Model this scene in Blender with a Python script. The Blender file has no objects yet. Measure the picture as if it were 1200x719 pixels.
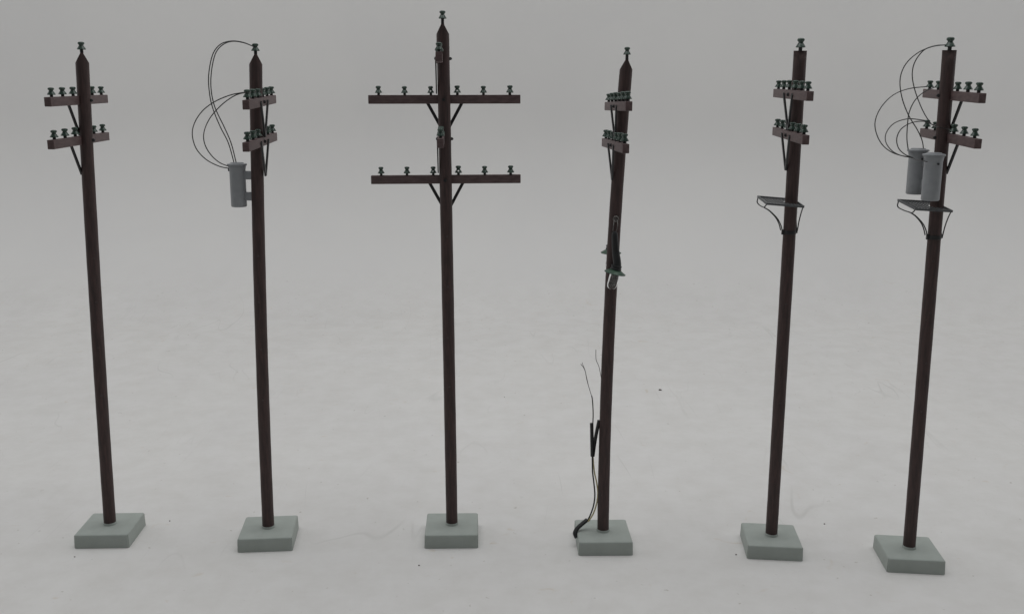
import bpy, bmesh, math, random
from mathutils import Vector, Matrix
random.seed(7)
PI = math.pi
scene = bpy.context.scene
COL = scene.collection

# ------------------------------------------------------------------ camera
F, PITCH, ROLL, CAM_H = 1165.13, 0.2217, 0.00526, 0.25369      # F for a picture 1200 px wide
cam_d = bpy.data.cameras.new('camera')
cam = bpy.data.objects.new('camera', cam_d); COL.objects.link(cam)
cam_d.sensor_fit = 'HORIZONTAL'; cam_d.sensor_width = 36; cam_d.lens = F/1200*36
cam_d.clip_start = 0.01; cam_d.clip_end = 50
cam.matrix_world = Matrix.Translation((0, 0, CAM_H)) @ Matrix.Rotation(PI/2-PITCH, 4, 'X') @ Matrix.Rotation(ROLL, 4, 'Z')
scene.camera = cam

# ------------------------------------------------------------------ world, lamps, exposure
w = bpy.data.worlds.new('World'); scene.world = w; w.use_nodes = True
bg = w.node_tree.nodes['Background']
bg.inputs[0].default_value = (0.96, 0.98, 1.0, 1); bg.inputs[1].default_value = 0.12

def area(name, loc, target, sx, sy, power, col=(1, 1, 1)):
    l = bpy.data.lights.new(name, 'AREA'); l.shape = 'RECTANGLE'; l.size = sx; l.size_y = sy
    l.energy = power; l.color = col
    o = bpy.data.objects.new(name, l); COL.objects.link(o)
    o.location = loc
    o.rotation_euler = (Vector(target)-Vector(loc)).to_track_quat('-Z', 'Y').to_euler()
    return o
area('top_lamp', (0, 0.60, 1.2), (0, 0.60, 0), 1.5, 0.8, 8.2, (.985, .995, 1))
area('side_lamp', (-1.15, 0.75, 0.55), (0, 0.62, 0.12), 0.9, 0.9, 1.7, (.98, .99, 1))
area('side_lamp', (1.15, 0.75, 0.55), (0, 0.62, 0.12), 0.9, 0.9, 1.7, (.98, .99, 1))

scene.view_settings.view_transform = 'Standard'; scene.view_settings.look = 'None'
scene.view_settings.exposure = 0; scene.view_settings.gamma = 1
scene.render.engine = 'CYCLES'
scene.cycles.filter_width = 1.5
scene.render.resolution_x = 1024; scene.render.resolution_y = 613

# ------------------------------------------------------------------ helpers
CP, SP = math.cos(PITCH), math.sin(PITCH); CR, SR = math.cos(ROLL), math.sin(ROLL)
def at(px, py, Y):
    """a measured point of the photograph, taken at its distance Y from the camera"""
    X, V = px-600, py-359.5
    u, v = X*CR+V*SR, -X*SR+V*CR
    x, up = u/F, -v/F
    d = Vector((x, CP+SP*up, -SP+CP*up))
    k = Y/d.y
    return Vector((d.x*k, Y, CAM_H+d.z*k))

def new_obj(name, bm, m, parent=None, smooth=True, mw=None):
    me = bpy.data.meshes.new(name); bmesh.ops.recalc_face_normals(bm, faces=bm.faces)
    bm.to_mesh(me); bm.free()
    return link_mesh(name, me, m, parent, smooth, mw)
def link_mesh(name, me, m, parent=None, smooth=True, mw=None):
    if m and not me.materials: me.materials.append(m)
    if smooth:
        me.shade_smooth()
        try: me.set_sharp_from_angle(angle=math.radians(38))
        except Exception: pass
    o = bpy.data.objects.new(name, me); COL.objects.link(o)
    if parent: o.parent = parent
    if mw is not None: o.matrix_basis = mw
    return o
def tag(o, label=None, cat=None, group=None, kind=None):
    if label: o['label'] = label
    if cat: o['category'] = cat
    if group: o['group'] = group
    if kind: o['kind'] = kind
    return o
def lathe(bm, prof, seg=24, mat=Matrix(), jitter=0):
    rings = []
    for r, z in prof:
        if r < 1e-7: rings.append([bm.verts.new(mat @ Vector((0, 0, z)))])
        else: rings.append([bm.verts.new(mat @ Vector((r*math.cos(2*PI*k/seg), r*math.sin(2*PI*k/seg), z))) for k in range(seg)])
    for a, b in zip(rings, rings[1:]):
        if len(a) == 1 and len(b) == 1: continue
        for k in range(seg):
            k2 = (k+1) % seg
            if len(a) == 1: bm.faces.new((a[0], b[k2], b[k]))
            elif len(b) == 1: bm.faces.new((a[k], a[k2], b[0]))
            else: bm.faces.new((a[k], a[k2], b[k2], b[k]))
    for r in (rings[0], rings[-1]):
        if len(r) > 1: bm.faces.new(r)
def box(bm, cx, cy, cz, sx, sy, sz, mat=Matrix(), bev=0):
    g = bmesh.ops.create_cube(bm, size=1, matrix=mat @ Matrix.Translation((cx, cy, cz)) @ Matrix.Diagonal((sx, sy, sz, 1)))
    if bev:
        es = list({e for v in g['verts'] for e in v.link_edges})
        bmesh.ops.bevel(bm, geom=es, offset=bev, segments=2, affect='EDGES', profile=.6)
def smooth_path(pts, n=6):
    P = [Vector(p) for p in pts]; P = [P[0]*2-P[1]]+P+[P[-1]*2-P[-2]]
    out = []
    for i in range(1, len(P)-2):
        a, b, c, d = P[i-1:i+3]
        for k in range(n):
            t = k/n
            out.append(.5*((2*b)+(c-a)*t+(2*a-5*b+4*c-d)*t*t+(3*b-a-3*c+d)*t**3))
    out.append(P[-2]); return out
def tube(bm, pts, r, seg=8, n=6):
    pts = smooth_path(pts, n) if n else [Vector(p) for p in pts]
    rr = r if callable(r) else (lambda t: r)
    rings = []; N = None
    for i, p in enumerate(pts):
        t = (pts[min(i+1, len(pts)-1)]-pts[max(i-1, 0)]).normalized()
        if N is None: N = t.orthogonal().normalized()
        N = (N-t*N.dot(t)).normalized(); B = t.cross(N)
        q = rr(i/(len(pts)-1))
        rings.append([bm.verts.new(p+(N*math.cos(2*PI*k/seg)+B*math.sin(2*PI*k/seg))*q) for k in range(seg)])
    for a, b in zip(rings, rings[1:]):
        for k in range(seg): bm.faces.new((a[k], a[(k+1) % seg], b[(k+1) % seg], b[k]))
    bm.faces.new(rings[0]); bm.faces.new(rings[-1])
def bar(bm, p, q, wdt, thk, face_dir):
    """flat strip from p to q; wide side lies perpendicular to face_dir"""
    p, q = Vector(p), Vector(q); t = (q-p).normalized(); n = Vector(face_dir); n = (n-t*n.dot(t)).normalized(); s = t.cross(n)
    m = Matrix((s, n, t)).transposed().to_4x4(); m.translation = (p+q)/2
    box(bm, 0, 0, 0, wdt, thk, (q-p).length, m)

# ------------------------------------------------------------------ materials
def mat(name, col, rough=.6, col2=None, scale=300, bump=0, bscale=None, spec=.5, metal=0, stretch=None, fleck=None):
    m = bpy.data.materials.new(name); m.use_nodes = True; nt = m.node_tree; N = nt.nodes; L = nt.links
    b = N['Principled BSDF']; b.inputs['Roughness'].default_value = rough
    b.inputs['Specular IOR Level'].default_value = spec; b.inputs['Metallic'].default_value = metal
    b.inputs['Base Color'].default_value = (*col, 1)
    tc = N.new('ShaderNodeTexCoord'); mp = N.new('ShaderNodeMapping'); L.new(tc.outputs['Object'], mp.inputs[0])
    if stretch: mp.inputs['Scale'].default_value = stretch
    if col2:
        nz = N.new('ShaderNodeTexNoise'); nz.inputs['Scale'].default_value = scale; nz.inputs['Detail'].default_value = 5
        L.new(mp.outputs[0], nz.inputs[0])
        cr = N.new('ShaderNodeValToRGB'); cr.color_ramp.elements[0].position = .35; cr.color_ramp.elements[1].position = .68
        cr.color_ramp.elements[0].color = (*col, 1); cr.color_ramp.elements[1].color = (*col2, 1)
        L.new(nz.outputs[0], cr.inputs[0]); out = cr.outputs[0]
        if fleck:
            n2 = N.new('ShaderNodeTexNoise'); n2.inputs['Scale'].default_value = fleck[1]; n2.inputs['Detail'].default_value = 2
            L.new(tc.outputs['Object'], n2.inputs[0])
            c2 = N.new('ShaderNodeValToRGB'); c2.color_ramp.elements[0].position = fleck[2]; c2.color_ramp.elements[1].position = fleck[2]+.04
            L.new(n2.outputs[0], c2.inputs[0])
            mx = N.new('ShaderNodeMix'); mx.data_type = 'RGBA'; L.new(c2.outputs[0], mx.inputs[0]); L.new(out, mx.inputs[6])
            mx.inputs[7].default_value = (*fleck[0], 1); out = mx.outputs[2]
        L.new(out, b.inputs['Base Color'])
        mr = N.new('ShaderNodeMapRange'); mr.inputs[3].default_value = rough-.08; mr.inputs[4].default_value = rough+.1
        L.new(nz.outputs[0], mr.inputs[0]); L.new(mr.outputs[0], b.inputs['Roughness'])
    if bump:
        n3 = N.new('ShaderNodeTexNoise'); n3.inputs['Scale'].default_value = bscale or scale; n3.inputs['Detail'].default_value = 6
        L.new(mp.outputs[0], n3.inputs[0])
        bp = N.new('ShaderNodeBump'); bp.inputs['Strength'].default_value = .6; bp.inputs['Distance'].default_value = bump
        L.new(n3.outputs[0], bp.inputs['Height']); L.new(bp.outputs[0], b.inputs['Normal'])
    return m
M_pole = mat('creosote_brown_pole', (.050, .0350, .0330), .55, (.082, .0510, .0480), 900, .00016, 1400, spec=.28, stretch=(1, 1, .12), fleck=((.085, .07, .065), 420, .74))
M_arm = mat('red_brown_crossarm', (.080, .050, .050), .55, (.125, .082, .080), 700, .0001, 1200, stretch=(.3, 1, 1))
M_metal = mat('blackened_metal', (.011, .011, .012), .45, (.02, .02, .021), 500)
M_ins = mat('dark_green_glass_paint', (.019, .041, .030), .25, (.044, .082, .060), 900)
M_pin = mat('insulator_pin_dark', (.014, .014, .013), .5)
M_base = mat('grey_green_base', (.345, .378, .350), .62, (.378, .412, .384), 160, .00006, 1100, spec=.4)
M_tank = mat('grey_tank_paint', (.285, .298, .312), .45, (.315, .328, .342), 300, .00005, 1500)
M_plat = mat('slate_grating', (.075, .080, .085), .45, (.11, .115, .12), 600)
M_wire = mat('black_wire', (.010, .010, .010), .4, (.02, .02, .019), 400)
M_tubeb = mat('black_heat_shrink', (.006, .007, .007), .5, (.012, .013, .014), 300, .0001, 500)
M_yel = mat('yellowed_wire', (.42, .36, .17), .5, (.60, .54, .34), 300)
M_bare = mat('tinned_wire', (.10, .095, .09), .4, (.2, .19, .18), 600, metal=.6)
M_shade = mat('green_enamel', (.020, .060, .034), .38, (.034, .085, .050), 400)
M_speck = mat('dark_crumb', (.08, .07, .06), .8, (.17, .15, .13), 3000)
M_nail = mat('nail_head_brown', (.045, .030, .030), .5, (.07, .05, .048), 1500)
M_hole = mat('drilled_hole', (.006, .005, .005), .9)

def glass_mat():
    m = bpy.data.materials.new('bulb_glass'); m.use_nodes = True; nt = m.node_tree
    b = nt.nodes['Principled BSDF']; b.inputs['Base Color'].default_value = (1, 1, 1, 1)
    b.inputs['Transmission Weight'].default_value = 1; b.inputs['Roughness'].default_value = .02; b.inputs['IOR'].default_value = 1.5
    return m
M_glass = glass_mat()

def sweep_mat():
    m = bpy.data.materials.new('matt_white_sheet'); m.use_nodes = True; nt = m.node_tree; N = nt.nodes; L = nt.links
    b = N['Principled BSDF']; b.inputs['Roughness'].default_value = .75; b.inputs['Specular IOR Level'].default_value = .25
    tc = N.new('ShaderNodeTexCoord')
    def noise(scale, det, stretch=(1, 1, 1), rot=0, rough=.5, dist=0):
        mp = N.new('ShaderNodeMapping'); mp.inputs['Scale'].default_value = stretch; mp.inputs['Rotation'].default_value = (0, 0, rot)
        L.new(tc.outputs['Object'], mp.inputs[0])
        n = N.new('ShaderNodeTexNoise'); n.inputs['Scale'].default_value = scale; n.inputs['Detail'].default_value = det
        n.inputs['Roughness'].default_value = rough; n.inputs['Distortion'].default_value = dist
        L.new(mp.outputs[0], n.inputs[0]); return n.outputs[0]
    def ramp(src, a, b_, ca, cb):
        r = N.new('ShaderNodeValToRGB'); e = r.color_ramp.elements
        e[0].position = a; e[1].position = b_; e[0].color = (*ca, 1); e[1].color = (*cb, 1); L.new(src, r.inputs[0]); return r.outputs[0]
    def mul(a, c, fac=1):
        x = N.new('ShaderNodeMix'); x.data_type = 'RGBA'; x.blend_type = 'MULTIPLY'; x.inputs[0].default_value = fac
        L.new(a, x.inputs[6]); L.new(c, x.inputs[7]); return x.outputs[2]
    W1 = (1, 1, 1)
    sx = N.new('ShaderNodeSeparateXYZ'); L.new(tc.outputs['Object'], sx.inputs[0])
    fl = N.new('ShaderNodeMapRange'); fl.inputs[1].default_value = .0; fl.inputs[2].default_value = .05; fl.inputs[3].default_value = 1; fl.inputs[4].default_value = 0
    L.new(sx.outputs[2], fl.inputs[0]); onfloor = fl.outputs[0]          # the lying part of the sheet is the dirty one
    def mulf(a, c):
        x = N.new('ShaderNodeMix'); x.data_type = 'RGBA'; x.blend_type = 'MULTIPLY'; L.new(onfloor, x.inputs[0])
        L.new(a, x.inputs[6]); L.new(c, x.inputs[7]); return x.outputs[2]
    c = ramp(noise(2.2, 4), .3, .7, (.700, .690, .675), (.725, .715, .700))
    c = mul(c, ramp(noise(7, 5, (1, .5, 1), .3, .6, .6), .38, .62, (.980, .980, .985), W1))            # cloudy smudges
    c = mulf(c, ramp(noise(45, 5, rough=.7), .3, .62, (.93, .925, .915), W1))                         # fine mottling
    c = mulf(c, ramp(noise(13, 4, (1, .8, 1), .9, .65, .8), .36, .60, (.985, .983, .98), W1))         # larger scuffed patches
    c = mulf(c, ramp(noise(230, 2), .715, .77, W1, (.74, .72, .69)))                                   # specks
    c = mulf(c, ramp(noise(60, 2, dist=1.2), .70, .80, W1, (.93, .89, .84)))                           # brownish stains
    for rot, s, in ((.5, 24), (1.9, 19)):                                                              # hairline scuffs in short runs
        n = noise(s, 2, (1, .16, 1), rot, .5, .6)
        band = N.new('ShaderNodeMath'); band.operation = 'SUBTRACT'; L.new(n, band.inputs[0]); band.inputs[1].default_value = .5
        ab = N.new('ShaderNodeMath'); ab.operation = 'ABSOLUTE'; L.new(band.outputs[0], ab.inputs[0])
        ln = N.new('ShaderNodeMapRange'); ln.inputs[1].default_value = .001; ln.inputs[2].default_value = .006; ln.inputs[3].default_value = 1; ln.inputs[4].default_value = 0
        L.new(ab.outputs[0], ln.inputs[0])
        k = ramp(noise(11, 2, rot=rot+1), .56, .70, (0, 0, 0), (.6, .6, .6))
        fm = N.new('ShaderNodeMath'); fm.operation = 'MULTIPLY'; L.new(ln.outputs[0], fm.inputs[0]); L.new(k, fm.inputs[1])
        f2 = N.new('ShaderNodeMath'); f2.operation = 'MULTIPLY'; L.new(fm.outputs[0], f2.inputs[0]); L.new(onfloor, f2.inputs[1])
        x = N.new('ShaderNodeMix'); x.data_type = 'RGBA'; L.new(f2.outputs[0], x.inputs[0]); L.new(c, x.inputs[6]); x.inputs[7].default_value = (.56, .55, .53, 1); c = x.outputs[2]
    L.new(c, b.inputs['Base Color'])
    bp = N.new('ShaderNodeBump'); bp.inputs['Distance'].default_value = .00025; bp.inputs['Strength'].default_value = .5
    L.new(noise(35, 6, rough=.6), bp.inputs['Height']); L.new(bp.outputs[0], b.inputs['Normal'])
    return m
M_sweep = sweep_mat()

# ------------------------------------------------------------------ setting: one white sheet, floor running up into the back
bm = bmesh.new()
prof = [(-0.35, 0)]
prof += [(y, 0) for y in [.0, .2, .4, .6, .7, .8, .88]]
Rb = .22; y0 = 1.02
for k in range(0, 17):
    a = k/16*PI/2; prof.append((y0+Rb*math.sin(a), Rb-Rb*math.cos(a)))
prof += [(y0+Rb+.004*k, Rb+.18*k) for k in range(1, 7)]
xs = [-1.6+3.2*i/80 for i in range(81)]
grid = []
for (y, z) in prof:
    row = []
    for x in xs:
        bend = .035*math.exp(-((x-.15)/.7)**2)-.03
        wob = .0026*math.sin(x*5+.7)*math.exp(-((y-1.02)/.12)**2)+.0009*math.sin(x*11+y*9)*math.exp(-((y-1.0)/.10)**2) if z < .35 else .002*math.sin(x*3+z*4)
        yy = y+(bend if y > .9 else 0)-(wob if z > .1 else 0)
        row.append(bm.verts.new((x, yy, z+(abs(wob) if .8 < y and z <= .1 else 0))))
    grid.append(row)
for a, b in zip(grid, grid[1:]):
    for k in range(80): bm.faces.new((a[k], a[k+1], b[k+1], b[k]))
bmesh.ops.recalc_face_normals(bm, faces=bm.faces)
sheet = new_obj('backdrop_floor', bm, M_sweep)
tag(sheet, kind='structure')

# ------------------------------------------------------------------ shared part meshes
def insulator_mesh(hole):
    b = bmesh.new(); mm = .001
    lathe(b, [(0, -.3*mm), (.72*mm, -.3*mm), (.72*mm, 1.3*mm), (1.1*mm, 1.3*mm), (1.75*mm, 1.05*mm), (1.88*mm, 1.25*mm), (1.62*mm, 1.75*mm), (1.25*mm, 2.35*mm), (.98*mm, 2.8*mm), (.9*mm, 3.05*mm),
              (1.05*mm, 3.3*mm), (1.32*mm, 3.62*mm), (1.42*mm, 4.0*mm), (1.25*mm, 4.4*mm), (.8*mm, 4.62*mm), (0, 4.7*mm)], 16)
    for v in b.verts: v.co.y *= 1.12
    bmesh.ops.recalc_face_normals(b, faces=b.faces)
    me = bpy.data.meshes.new('insulator'); b.to_mesh(me); b.free()
    if hole:
        c = bmesh.new(); lathe(c, [(.42*mm, -4*mm), (.42*mm, 4*mm)], 10, Matrix.Translation((0, 0, 2.05*mm)) @ Matrix.Rotation(PI/2, 4, 'X'))
        bmesh.ops.recalc_face_normals(c, faces=c.faces)
        cm = bpy.data.meshes.new('cut'); c.to_mesh(cm); c.free()
        o = bpy.data.objects.new('tmp', me); k = bpy.data.objects.new('tmpc', cm); COL.objects.link(o); COL.objects.link(k)
        md = o.modifiers.new('b', 'BOOLEAN'); md.operation = 'DIFFERENCE'; md.object = k; md.solver = 'EXACT'
        dg = bpy.context.evaluated_depsgraph_get()
        me2 = bpy.data.meshes.new_from_object(o.evaluated_get(dg)); me2.name = 'insulator_pierced'
        bpy.data.objects.remove(o); bpy.data.objects.remove(k); me = me2
    # glass above, dark pin below
    me.materials.clear(); me.materials.append(M_ins); me.materials.append(M_pin)
    for p in me.polygons:
        p.material_index = 1 if p.center.z < 1.2*mm and math.hypot(p.center.x, p.center.y) < .9*mm else 0
    me.shade_smooth(); me.set_sharp_from_angle(angle=math.radians(50))
    return me
INS = insulator_mesh(False); INSH = insulator_mesh(True)

# ------------------------------------------------------------------ pole data measured from the photograph
S, T = .030, .00793
L_ARM, AH, AT = .0793, .0045, .0033
R = .00327
P = [  # x, y, base yaw, lean x, lean y, height, (z, yaw, roll) upper, lower
 (-.22825, .52498, .04302, .02769, .0006, .25945, (.23568, 1.6233, .00237), (.21532, 1.6289, -.00041)),
 (-.13731, .5218, .09329, .0236, .00046, .25914, (.23544, 1.63976, .01752), (.2153, 1.63139, .01131)),
 (-.03368, .52714, .03352, -.00926, .00005, .2747, (.23705, -.00213, .00709), (.19558, .00249, .01198)),
 (.052, .51936, .02603, .0217, -.0003, .25741, (.23425, -1.53565, .02339), (.21451, -1.53275, .01973)),
 (.14584, .51508, -.09272, -.00675, .00111, .26208, (.2406, -1.62689, -.00817), (.22025, -1.64495, -.00566)),
 (.21724, .50047, -.09684, -.01706, .00172, .26228, (.24064, -1.64746, -.01854), (.22019, -1.65024, -.01833)),
]
SIDE = [1, -1, 1, -1, -1, 1]
BOW = [-.0006, -.0011, .0001, -.0023, 0, 0]               # sideways bow of the shafts
OFF = [.0029, .0022, .0029, .0029, .0029, .0029]
RIDGE = [.38, .24, .06, -.12, PI/2-.30, PI/2-.40]      # yaw of the chisel ridge from the y axis
LABEL = [
 'leftmost dark model utility pole with two crossarms and no transformer, wires or platform',
 'brown model utility pole with one grey transformer and looping black wires on its left side',
 'tallest model utility pole, with wide crossarms seen broadside and more pointing to the viewer',
 'brown model utility pole with a small green shaded lamp and loose wires beside its foot',
 'brown model utility pole with a grating platform but no transformers or wires',
 'brown model utility pole with two grey transformers above a grating platform']

def axis(i, h):
    x, y, yw, lx, ly, H = P[i][:6]
    return Vector((x+lx*h+4*BOW[i]*(h/H)*(1-h/H), y+ly*h, T+h))

def crossarm(root, i, centre, yaw, roll, out, pierced=(), brace=True, L=L_ARM, off=.0029, br_len=.0175, br_x=.0102, br_t=.0009):
    """out = +1/-1: which local y side points away from the pole"""
    mw = Matrix.Translation(centre-root.location) @ Matrix.Rotation(yaw, 4, 'Z') @ Matrix.Rotation(-roll, 4, 'Y')
    b = bmesh.new(); box(b, 0, 0, 0, L, AT, AH, bev=.00035)
    arm = new_obj('crossarm', b, M_arm, root, mw=mw)
    for k, fx in enumerate((-.864, -.518, -.173, .173, .518, .864)):
        me = INSH if k in pierced else INS
        rz = random.uniform(-.12, .12)
        o = link_mesh('insulator', me, None, arm, False, Matrix.Translation((fx*L/2+random.uniform(-.0002, .0002), 0, AH/2)) @ Matrix.Rotation(random.uniform(-.03, .03), 4, 'Y') @ Matrix.Rotation(rz, 4, 'Z') @ Matrix.Scale(random.uniform(.96, 1.05), 4))
    b = bmesh.new()                                   # through bolt with nut and washer
    rot = Matrix.Rotation(-PI/2*out, 4, 'X')
    lathe(b, [(.0005, -off-R-.0012), (.0005, AT/2+.0011)], 10, rot)
    lathe(b, [(.0010, AT/2-.0001), (.0010, AT/2+.0003)], 12, rot)
    lathe(b, [(.00085, AT/2+.0002), (.00085, AT/2+.0009)], 6, rot)
    lathe(b, [(.0009, -off-R-.0008), (.0009, -off-R+.0002)], 6, rot)
    new_obj('bolt', b, M_metal, arm)
    if brace:
        yo = out*(AT/2+.00035); yp = -out*(off-R-.0004)
        for s in (-1, 1):
            b = bmesh.new()
            bar(b, (s*br_x, yo, .0003), (s*.0004, yp, -br_len), .0016, br_t, (0, out, 0))
            lathe(b, [(.0006, 0), (.0006, .0004)], 8, Matrix.Translation((s*(br_x-.0003), yo, .0002)) @ rot)
            new_obj('brace', b, M_metal, arm)
    return arm

def transformer(root, base, h, r, lean, brackets, name='transformer'):
    """base = bottom centre in world space; brackets = list of (z, target world point on the pole)"""
    q = Vector((lean[0], lean[1], 1)).normalized(); rot = Vector((0, 0, 1)).rotation_difference(q).to_matrix().to_4x4()
    mw = Matrix.Translation(base-root.location) @ rot
    b = bmesh.new()
    lathe(b, [(0, 0), (r*.93, 0), (r, .0005), (r, h*.25), (r*1.005, h*.5), (r, h-.0040), (r*1.05, h-.0026), (r*1.10, h-.0016), (r*1.10, h-.0010), (0, h-.0010)], 40)
    t = new_obj(name, b, M_tank, root, mw=mw)
    b = bmesh.new()
    lathe(b, [(0, h-.0009), (r*1.22, h-.0009), (r*1.25, h-.0005), (r*1.22, h-.00005), (r*.85, h+.0002), (r*.80, h+.0006), (0, h+.0007)], 40)
    new_obj('lid', b, M_tank, t)
    for z, tgt in brackets:
        b = bmesh.new(); l = mw.inverted() @ (tgt-root.location); l.z = z
        d = Vector((l.x, l.y, 0)); n = d.normalized(); a = math.atan2(n.y, n.x)
        m = Matrix.Translation((0, 0, z)) @ Matrix.Rotation(a, 4, 'Z')
        x0 = r-.0006; x1 = d.length
        box(b, (x0+x1)/2, 0, 0, x1-x0, .0030, .0043, m, .0003)
        new_obj('bracket', b, M_tank, t)
    return t

def wire(root, pts, r=.00027, m=None, name='wire'):
    b = bmesh.new(); tube(b, [p-root.location for p in pts], r, 6, 5)
    return new_obj(name, b, m or M_wire, root)
def wpts(px, Y0, Y1):
    n = len(px)-1
    return [at(x, y, Y0+(Y1-Y0)*(k/n)) for k, (x, y) in enumerate(px)]
def z2(pts, ox, oy, s): return [(ox+x/s, oy+y/s) for x, y in pts]

ROOTS = []
def make_pole(i):
    x, y, yw, lx, ly, H, up, lo = P[i]
    root = bpy.data.objects.new('utility_pole_model', None); COL.objects.link(root); root.location = (x, y, 0)
    root.empty_display_size = .02
    tag(root, LABEL[i], 'model pole', 'six model utility poles standing in a row')
    # base block
    b = bmesh.new(); g = bmesh.ops.create_cube(b, size=1, matrix=Matrix.Translation((0, 0, T/2)) @ Matrix.Diagonal((S, S, T, 1)))
    for v in b.verts:
        if v.co.z > T*.9: v.co.x *= .985; v.co.y *= .985
    ve = [e for e in b.edges if abs(e.verts[0].co.z-e.verts[1].co.z) > T*.5]
    bmesh.ops.bevel(b, geom=ve, offset=.0006, segments=3, affect='EDGES')
    te = [e for e in b.edges if min(v.co.z for v in e.verts) > T*.9]
    bmesh.ops.bevel(b, geom=te, offset=.0007, segments=2, affect='EDGES', profile=.5)
    lathe(b, [(R+.0004, T-.0002), (R+.0003, T+.0009), (R+.0001, T+.0012)], 28)
    base = new_obj('base', b, M_base, root, mw=Matrix.Rotation(yw, 4, 'Z'))
    # shaft: slightly uneven round timber cut to a chisel top
    b = bmesh.new(); seg = 28; rings = []
    nz = 60
    for k in range(nz+1):
        z = H*k/nz; rr = R*(1+.008*math.sin(k*1.3+i)+.006*math.sin(k*.37+i*2))
        rings.append((rr, z))
    lathe(b, [(R, -.0005)]+rings, seg)
    cut_h = .0050 if i < 4 else .0058; w0 = .0006
    for s in (-1, 1):
        n = Vector((s*cut_h, 0, R-w0)).normalized()
        n = Matrix.Rotation(RIDGE[i], 3, 'Z') @ n
        p = Matrix.Rotation(RIDGE[i], 3, 'Z') @ Vector((s*w0, 0, H))
        r_ = bmesh.ops.bisect_plane(b, geom=list(b.verts)+list(b.edges)+list(b.faces), plane_co=p, plane_no=n, clear_outer=True, dist=1e-8)
        bmesh.ops.holes_fill(b, edges=[e for e in b.edges if e.is_boundary])
    sh = Matrix.Identity(4); sh[0][2] = lx; sh[1][2] = ly
    for v in b.verts:
        t = min(max(v.co.z/H, 0), 1); v.co = sh @ v.co; v.co.x += 4*BOW[i]*t*(1-t)
    pole = new_obj('pole', b, M_pole, root, mw=Matrix.Translation((0, 0, T)))
    # nail heads up the shaft, about 26 mm apart
    for q_ in range(4):
        hh = H*(.30+.092*q_*1.08)+random.uniform(-.002, .002); a = -PI/2+[.5, .1, .05, .35, -.15, -.2][i]+random.uniform(-.12, .12)
        b = bmesh.new(); bw = 4*BOW[i]*(hh/H)*(1-hh/H)
        lathe(b, [(.00058, 0), (.00052, .00014), (.00030, .00010), (.00028, .00002), (0, .00002)], 10, Matrix.Translation((lx*hh+bw+R*.993*math.cos(a), ly*hh+R*.993*math.sin(a), hh)) @ Matrix.Rotation(a, 4, 'Z') @ Matrix.Rotation(PI/2, 4, 'Y'))
        new_obj('nail', b, M_nail, pole)
    # top insulator on its pin
    sc = [1.08, 1.05, 1.1, 1.05, 1.28, 1.28][i]; pinh = [.0006, .0006, .0016, .0014, .0003, .0003][i]
    tp = axis(i, H)-root.location
    b = bmesh.new(); lathe(b, [(.00085, -.003), (.0008, pinh+.0004)], 12)
    tip = link_mesh('top_insulator', INS, None, root, False, Matrix.Translation(tp+Vector((0, 0, pinh-.0001))) @ Matrix.Rotation([PI/2, PI/2, 0, 0, .3, .3][i], 4, 'Z') @ Matrix.Scale(sc, 4))
    new_obj('pin', b, M_metal, tip, mw=tip.matrix_basis.inverted() @ Matrix.Translation(tp))
    # crossarms
    for k, (z, a, rl) in enumerate((up, lo)):
        c = axis(i, z)+SIDE[i]*OFF[i]*Vector((-math.sin(a), math.cos(a), 0))
        crossarm(root, i, c, a, rl, SIDE[i], pierced=(2, 3) if i == 2 else (), off=OFF[i])
    ROOTS.append(root)
    return root
for i in range(6): make_pole(i)

# ------------------------------------------------------------------ second pole: transformer and its wires
r1 = ROOTS[1]
def axis_at_pixel_y(i, py):
    best = min((abs(project(axis(i, h/2000))[1]-py), h/2000) for h in range(0, 560)); return best[1]
def project(p):
    q = Vector(p)-Vector((0, 0, CAM_H)); dp = q.y*CP-q.z*SP; u = q.x/dp*F; v = -(q.y*SP+q.z*CP)/dp*F
    return (600+u*CR-v*SR, 359.5+u*SR+v*CR)
Y2 = axis(1, .2).y
bot = at(280.3, 242, Y2); tpp = at(279.9, 191.8, Y2); h2 = tpp.z-bot.z
pz = lambda z: axis(1, z-T)+Vector((-R*.55, 0, 0))
transformer(r1, bot, h2, .00408, (.004, 0), [(h2*.735, pz(bot.z+h2*.735)), (h2*.245, pz(bot.z+h2*.245))])
tr2 = [o for o in r1.children if o.name.startswith('transformer')][0]
b = bmesh.new()
for zz in (h2-.0028, h2-.0035): lathe(b, [(.0004, .0035), (.0004, .0047)], 8, Matrix.Translation((0, 0, zz)) @ Matrix.Rotation(-PI/2, 4, 'Y') @ Matrix.Rotation(.2, 4, 'X'))
new_obj('terminal', b, M_metal, tr2)
near2 = P[1][1]-.864*L_ARM/2
wire(r1, wpts(z2([(278, 80), (235, 62), (190, 57), (150, 70), (122, 108), (108, 180), (110, 240), (122, 300), (150, 370), (180, 430), (201, 503)], 210, 30, 3.126), axis(1, .26).y-.001, Y2))
wire(r1, wpts(z2([(282, 82), (238, 64), (193, 58.5), (158, 72), (132, 105), (118, 170), (117, 235), (131, 300), (164, 370), (190, 430), (209, 503)], 210, 30, 3.126), axis(1, .26).y+.001, Y2-.001))
wire(r1, wpts(z2([(250, 243), (190, 254), (130, 279), (85, 313), (56, 357), (48, 400), (62, 450), (98, 490), (146, 515), (193, 525)], 210, 30, 3.126), near2, Y2))
wire(r1, wpts(z2([(250, 244), (205, 256), (155, 291), (112, 340), (91, 390), (93, 432), (115, 472), (150, 503), (193, 519)], 210, 30, 3.126), near2-.001, Y2-.001))

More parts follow.
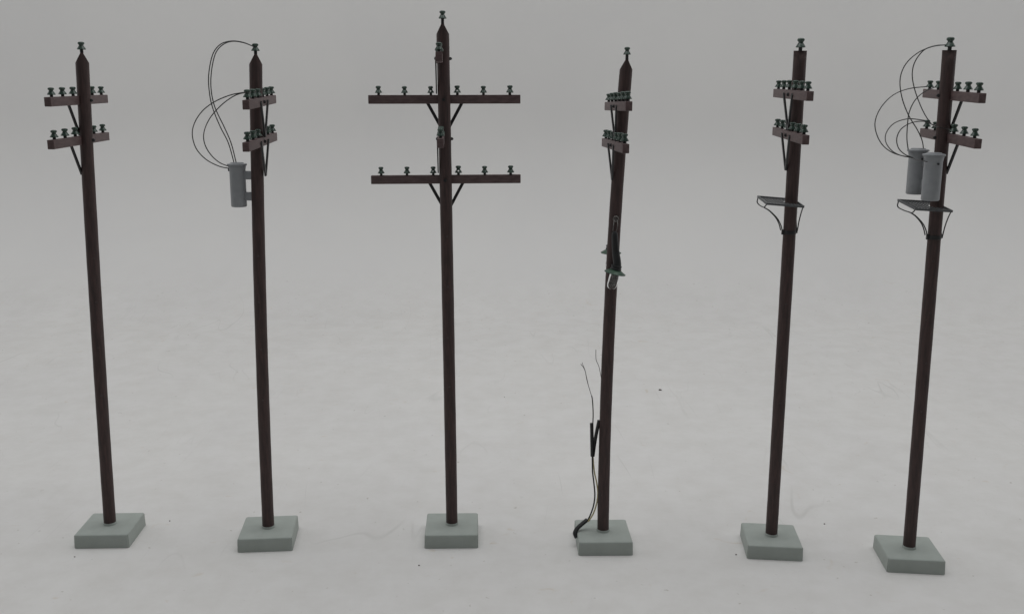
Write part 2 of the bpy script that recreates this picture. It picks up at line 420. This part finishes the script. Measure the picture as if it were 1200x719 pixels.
# ------------------------------------------------------------------ third pole: crossarms pointing at the viewer
r2 = ROOTS[2]
for px, py in ((514.3, 66.5), (516.2, 168.0)):
    near = at(px, py, P[2][1]-.0395)
    h = near.z-T; ax = axis(2, h); cx = ax.x-.0019
    yaw = math.atan2(.0395, cx-near.x)
    c = near+Vector((math.cos(yaw), math.sin(yaw), 0))*L_ARM/2
    crossarm(r2, 2, c, yaw, 0, 1, off=.0019, br_x=.0065, br_t=.0006)

# ------------------------------------------------------------------ fourth pole: lamps and loose lead wires
r3 = ROOTS[3]
def ymm(i, py): return axis(i, axis_at_pixel_y(i, py))
def lamp(root, shade_px, Y, tilt, tube_px, eye_px, label=None, pr=.0057):
    c = at(*shade_px, Y); rl = root.location
    up = Vector((math.sin(tilt), 0, math.cos(tilt)))
    rot = Vector((0, 0, 1)).rotation_difference(up).to_matrix().to_4x4()
    m = Matrix.Translation(c-rl) @ rot
    top = at(*tube_px, Y)-rl; 
    b = bmesh.new(); q = c-rl+up*.0012
    tube(b, [q, q+up*.003, (q+top)/2+Vector((.0002, 0, 0)), top*.8+q*.2, top], lambda t: .0024-.0010*t if t < .97 else .0008, 14, 4)
    body = new_obj('lamp', b, M_tubeb, root)
    b = bmesh.new()
    lathe(b, [(.0026, .0010), (.0029, .0012), (.0029, .0019), (.0026, .0021), (.0026, .0026), (.0028, .0028), (.0028, .0033), (.0025, .0035)], 20, m)
    new_obj('collar', b, M_tubeb, body)
    b = bmesh.new()
    lathe(b, [(0, .0014), (.0026, .0012), (pr*.7, .0004), (pr, -.0006), (pr*.99, -.0009), (pr*.68, .0000), (.0022, .0007), (0, .0008)], 32, m)
    new_obj('shade', b, M_shade, body)
    b = bmesh.new(); rb = .0026
    lathe(b, [(.0018, .0005), (rb*.95, -.0012), (rb, -.003), (rb, -.0072)]+[(rb*math.cos(a), -.0072-rb*math.sin(a)) for a in (.35, .7, 1.05, 1.35)]+[(0, -.0072-rb)], 24, m)
    new_obj('bulb', b, M_glass, body)
    b = bmesh.new()
    tube(b, [m @ Vector(v) for v in ((-.0002, 0, .001), (.0, 0, -.003), (.0002, 0, -.0072))], .00075, 8, 3)
    tube(b, [m @ Vector(v) for v in ((.0006, .0002, 0), (.0011, 0, -.003), (.0006, 0, -.0068), (-.0003, 0, -.0078), (-.0008, 0, -.006), (-.0006, 0, -.002))], .00018, 6, 3)
    new_obj('filament', b, M_bare, body)
    if eye_px:
        e = at(*eye_px, Y+.003)-rl; b = bmesh.new()
        for s in (-1, 1):
            tube(b, [e+Vector((s*.0008, 0, 0)), (e+top)/2+Vector((s*.0011, -.0012, 0)), top+Vector((s*.0009, 0, .0002))], .0002, 6, 4)
        ring = [e+Vector((.0013*math.cos(a), 0, .0013*math.sin(a)+.0002)) for a in [2*PI*k/12 for k in range(13)]]
        tube(b, ring, .00035, 6, 0)
        lathe(b, [(.0006, -.0002), (.0006, .004)], 8, Matrix.Translation(e) @ Matrix.Rotation(-PI/2, 4, 'X'))
        new_obj('hanger', b, M_bare, body)
    return body
YL = ymm(3, 300).y
lamp(r3, (721, 318.2), YL-.0075, -(-.21), (720.3, 271), (721.8, 257))
lamp(r3, (716.0, 294.5), YL+.0085, .02, (721.0, 262), None, pr=.0055)

Yb = P[3][1]
zz = lambda pts: z2(pts, 660, 400, 2.996)
# sleeve lying over the edge of the base, wires rising from it
wire(r3, wpts([(675.8, 629.5), (673.8, 624), (676.5, 618.5), (682.5, 613), (688, 608.5)], Yb-.004, Yb+.002), .00125, M_tubeb, 'sleeve')
wire(r3, wpts(zz([(83, 632), (96, 606), (107, 572), (111, 535), (107, 490), (103, 455), (102, 396)]), Yb+.0017, Yb-.001), .00042, M_wire, 'lead_wire')
wire(r3, wpts(zz([(88, 631), (106, 602), (118, 564), (121.5, 530), (117, 492), (109, 455), (104, 398)]), Yb+.0005, Yb-.0005), .00040, M_yel, 'lead_wire')
wire(r3, wpts(zz([(102, 402), (101, 345), (100, 286)]), Yb-.001, Yb-.0005), .00100, M_tubeb, 'sleeve')
wire(r3, wpts(zz([(104, 402), (113, 340), (126, 276)]), Yb, Yb+.0005), .00098, M_tubeb, 'sleeve')
zc = lambda pts: z2(pts, 670, 405, 6.26)
wire(r3, wpts(zc([(155, 566), (157, 490), (152, 400), (146, 365)]), Yb-.0005, Yb), .00032, M_wire, 'lead_wire')
wire(r3, wpts(zc([(147, 372), (128, 310), (110, 245), (100, 190), (84, 155), (66, 133)]), Yb, Yb), .00017, M_wire, 'bare_wire')
wire(r3, wpts(zc([(120, 280), (108, 225), (98, 180), (82, 140), (76, 122)]), Yb, Yb), .00014, M_bare, 'bare_wire')
wire(r3, wpts(zc([(206, 548), (214, 495), (219, 400), (222, 290), (216, 235), (199, 150), (179, 102), (177, 28)]), Yb+.0005, Yb-.001), .00016, M_wire, 'bare_wire')

# ------------------------------------------------------------------ platforms of the fifth and sixth poles
def platform(i, A, Bp, C, mid, collar_py, rods, cfac=1):
    """A back-left, Bp front-left, C front-right corner pixels"""
    root = ROOTS[i]; rl = root.location
    hz = axis_at_pixel_y(i, mid); ax = axis(i, hz)
    Yf, Yk = ax.y-.0105, ax.y+.0105
    a = at(*A, Yk)-rl; f = at(*Bp, Yf)-rl; c = at(*C, Yf)-rl
    d = a+(c-f)
    U = (c-f); V = (a-f); n = U.cross(V).normalized()
    if n.z < 0: n = -n
    b = bmesh.new(); th = .0009
    org = f
    def fpt(u, v, w=0): return org+U*u+V*v+n*w
    ctr = ax-rl
    def st(u0, v0, u1, v1, wd=.00042, tk=th, w=0):
        p, q = fpt(u0, v0, w), fpt(u1, v1, w)
        bar(b, p, q, wd, tk, n)
    Um, Vm = U.length, V.length
    # frame
    st(-.0, 0, 1, 0, .0008, .0010); st(0, 1, 1, 1, .0006, .0009); st(0, 0, 0, 1, .0006, .0011); st(1, 0, 1, 1, .0006, .0011)
    def blocked(u, v):
        q = fpt(u, v); return math.hypot(q.x-ctr.x, q.y-ctr.y) < R+.0006
    def run(horizontal, t):
        s = None; N = 48
        for k in range(N+1):
            g = k/N; bl = blocked(g, t) if horizontal else blocked(t, g)
            if not bl and s is None: s = g
            if (bl or k == N) and s is not None:
                e = (k-1)/N if bl else 1
                if e > s:
                    if horizontal: st(s, t, e, t, .00020, .00022, .00010)
                    else: st(t, s, t, e, .00034, .0004, -.00010)
                s = None
    nv = 9
    for k in range(1, nv+1): run(True, k/(nv+1))
    for k in range(10): run(False, .125+k*.0875)
    pf = new_obj('platform', b, M_plat, root, smooth=False)
    hc = axis_at_pixel_y(i, collar_py); cc = axis(i, hc)-rl
    b = bmesh.new()
    pm = Matrix.Translation(cc)
    lathe(b, [(R-.0002, -.0011), (R+.0002, -.0009), (R+.0002, .0009), (R-.0002, .0011)], 24, pm)
    box(b, -R-.0004, -.0006, 0, .0012, .0014, .0026, pm, .0001); box(b, R+.0002, -.0006, .0004, .0009, .0012, .0018, pm, .0001)
    new_obj('collar', b, M_metal, pf)
    # curved rods: left back, left front, right
    L_ = cc+Vector((-R-.0006, -.0006, .0006)); Rr = cc+Vector((R+.0006, -.0006, .0006))
    J = fpt(0, .28, -.0030)+Vector((.0002, 0, 0))
    def arch(p, q, fr): return [Vector((p.x+(q.x-p.x)*u, p.y+(q.y-p.y)*u, p.z+(q.z-p.z)*w_)) for u, w_ in fr]
    AF = ((.20, .09), (.39, .21), (.70, .47), (.89, .74), (1, 1))
    s0, s1 = fpt(0, .04, -.0005), fpt(0, .96, -.0005)
    R0, R1 = fpt(1, .04, -.0005), fpt(1, .96, -.0005)
    RF = ((.12, .05), (.40, .25), (.75, .6), (1, 1))
    for p in ([s0, s0+Vector((-.0008, .001, -.0015)), J]+arch(J, L_, AF),
              [s1, s1+Vector((-.0003, 0, -.0022)), s1+Vector((.0002, -.0012, -.0033)), J*.55+(s1+Vector((0, 0, -.0036)))*.45, J+Vector((0, .0006, 0))]+arch(J+Vector((0, .0006, 0)), L_+Vector((-.0006, .0014, .0002)), AF),
              [R0]+arch(R0, Rr, RF), [R1]+arch(R1, Rr+Vector((0, .0012, 0)), RF)):
        b = bmesh.new(); tube(b, p, .00031, 6, 4); new_obj('support_rod', b, M_metal, pf)
platform(4, (888.0, 230.2), (899.0, 238.8), (942.0, 242.3), 236, 272, None)
platform(5, (1052.3, 234.3), (1073.5, 245.2), (1116.0, 247.6), 241, 278, None)

# ------------------------------------------------------------------ sixth pole: two transformers and their wires
r5 = ROOTS[5]
hA = axis_at_pixel_y(5, 208); aA = axis(5, hA)
Yf, Yk = aA.y-.0105, aA.y+.0105
lean5 = (-.006, 0)
bf = at(1089.8, 234.6, Yf); tf = at(1091.6, 180.4, Yf)
bk = at(1071.6, 227.2, Yk); tk = at(1074.6, 175.2, Yk)
sd = lambda z, s: axis(5, z-T)+Vector((-R*.45, s*R*.45, 0))
hf = tf.z-bf.z; hk = tk.z-bk.z
tF = transformer(r5, bf, hf, .00432, (-.006, 0), [(hf*.74, sd(bf.z+hf*.74, -1)), (hf*.25, sd(bf.z+hf*.25, -1))])
tK = transformer(r5, bk, hk, .00432, (-.006, 0), [(hk*.74, sd(bk.z+hk*.74, 1)), (hk*.25, sd(bk.z+hk*.25, 1))])
for t, hh in ((tF, hf), (tK, hk)):
    b = bmesh.new(); lathe(b, [(.0005, .0040), (.0005, .0050), (.0003, .0052)], 8, Matrix.Translation((0, 0, hh-.0046)) @ Matrix.Rotation(PI/2, 4, 'X') @ Matrix.Rotation(.12, 4, 'Y'))
    new_obj('terminal', b, M_metal, t)
zq = lambda pts: z2(pts, 1010, 30, 2.762)
Yt = axis(5, .262).y; Yfar = P[5][1]+.864*L_ARM/2; Yfar2 = P[5][1]+.518*L_ARM/2
Ykf = Yk-.0049
wire(r5, wpts(zq([(278, 62), (230, 68), (182, 88), (142, 125), (124, 172), (129, 230), (150, 288), (180, 338), (195, 372), (200, 403)]), Yt, Yk))
wire(r5, wpts(zq([(278, 63), (240, 65), (202, 79), (173, 115), (163, 155), (169, 200), (186, 250), (205, 290), (224, 318)]), Yt, Yfar2))
wire(r5, wpts(zq([(215, 197), (150, 205), (100, 226), (62, 265), (43, 310), (48, 352), (70, 390), (108, 415), (165, 428)]), Yfar, Ykf))
wire(r5, wpts(zq([(240, 198), (203, 214), (172, 242), (153, 282), (147, 330), (146, 370), (150, 402)]), Yfar2, Yk))
wire(r5, wpts(zq([(203, 307), (150, 302), (105, 316), (80, 345), (77, 375), (95, 403), (125, 420), (166, 428)]), Yfar, Ykf))
wire(r5, wpts(zq([(232, 322), (200, 310), (160, 315), (127, 335), (113, 365), (118, 395), (138, 416), (167, 429)]), Yfar2, Ykf))
wire(r5, wpts(zq([(165, 428), (175, 435), (190, 436), (211, 441)]), Ykf, Yf-.0049))
# jumper looped round the shaft between the two middle insulators of the lower arm
e = P[5][1]
wire(r5, [at(1097, 146, e+.0195), at(1093.5, 147.5, e+.004), at(1098, 148.5, e-.0042), at(1106, 150.5, e-.0052), at(1113, 152, e-.0035), at(1116, 152, e+.001), at(1118, 151.5, e+.006), at(1117, 150.5, e+.009)], .0002)

# ------------------------------------------------------------------ crumbs on the sheet
def crumb(px, py, size, label):
    d = at(px, py, 1)-Vector((0, 0, CAM_H)); k = -CAM_H/d.z
    p = Vector((d.x*k, d.y*k, 0))
    b = bmesh.new(); bmesh.ops.create_icosphere(b, subdivisions=2, radius=size)
    for v in b.verts:
        v.co *= random.uniform(.7, 1.25); v.co.z = max(v.co.z*.6, -size*.3); v.co.z += size*.3
    o = new_obj('crumb', b, M_speck, None, mw=Matrix.Translation(p)); tag(o, label, 'crumb', 'dark crumbs lying on the white sheet')
crumb(773.5, 457, .00125, 'largest dark crumb on the white sheet, right of the lamp pole and well behind it')
crumb(87.5, 652, .00042, 'tiny crumb just in front of the leftmost grey base')
crumb(199, 610, .00045, 'dark fleck on the sheet right of the leftmost base')
crumb(491, 662, .0005, 'dark fleck in front and left of the base of the tallest pole')
crumb(966, 613.5, .0005, 'larger fleck right of the base of the platform pole without transformers')
crumb(862.5, 649.5, .0005, 'fleck just left of the front corner of the base of the platform pole without transformers')
crumb(591, 465, .0004, 'faint distant fleck between the tallest pole and the lamp pole')
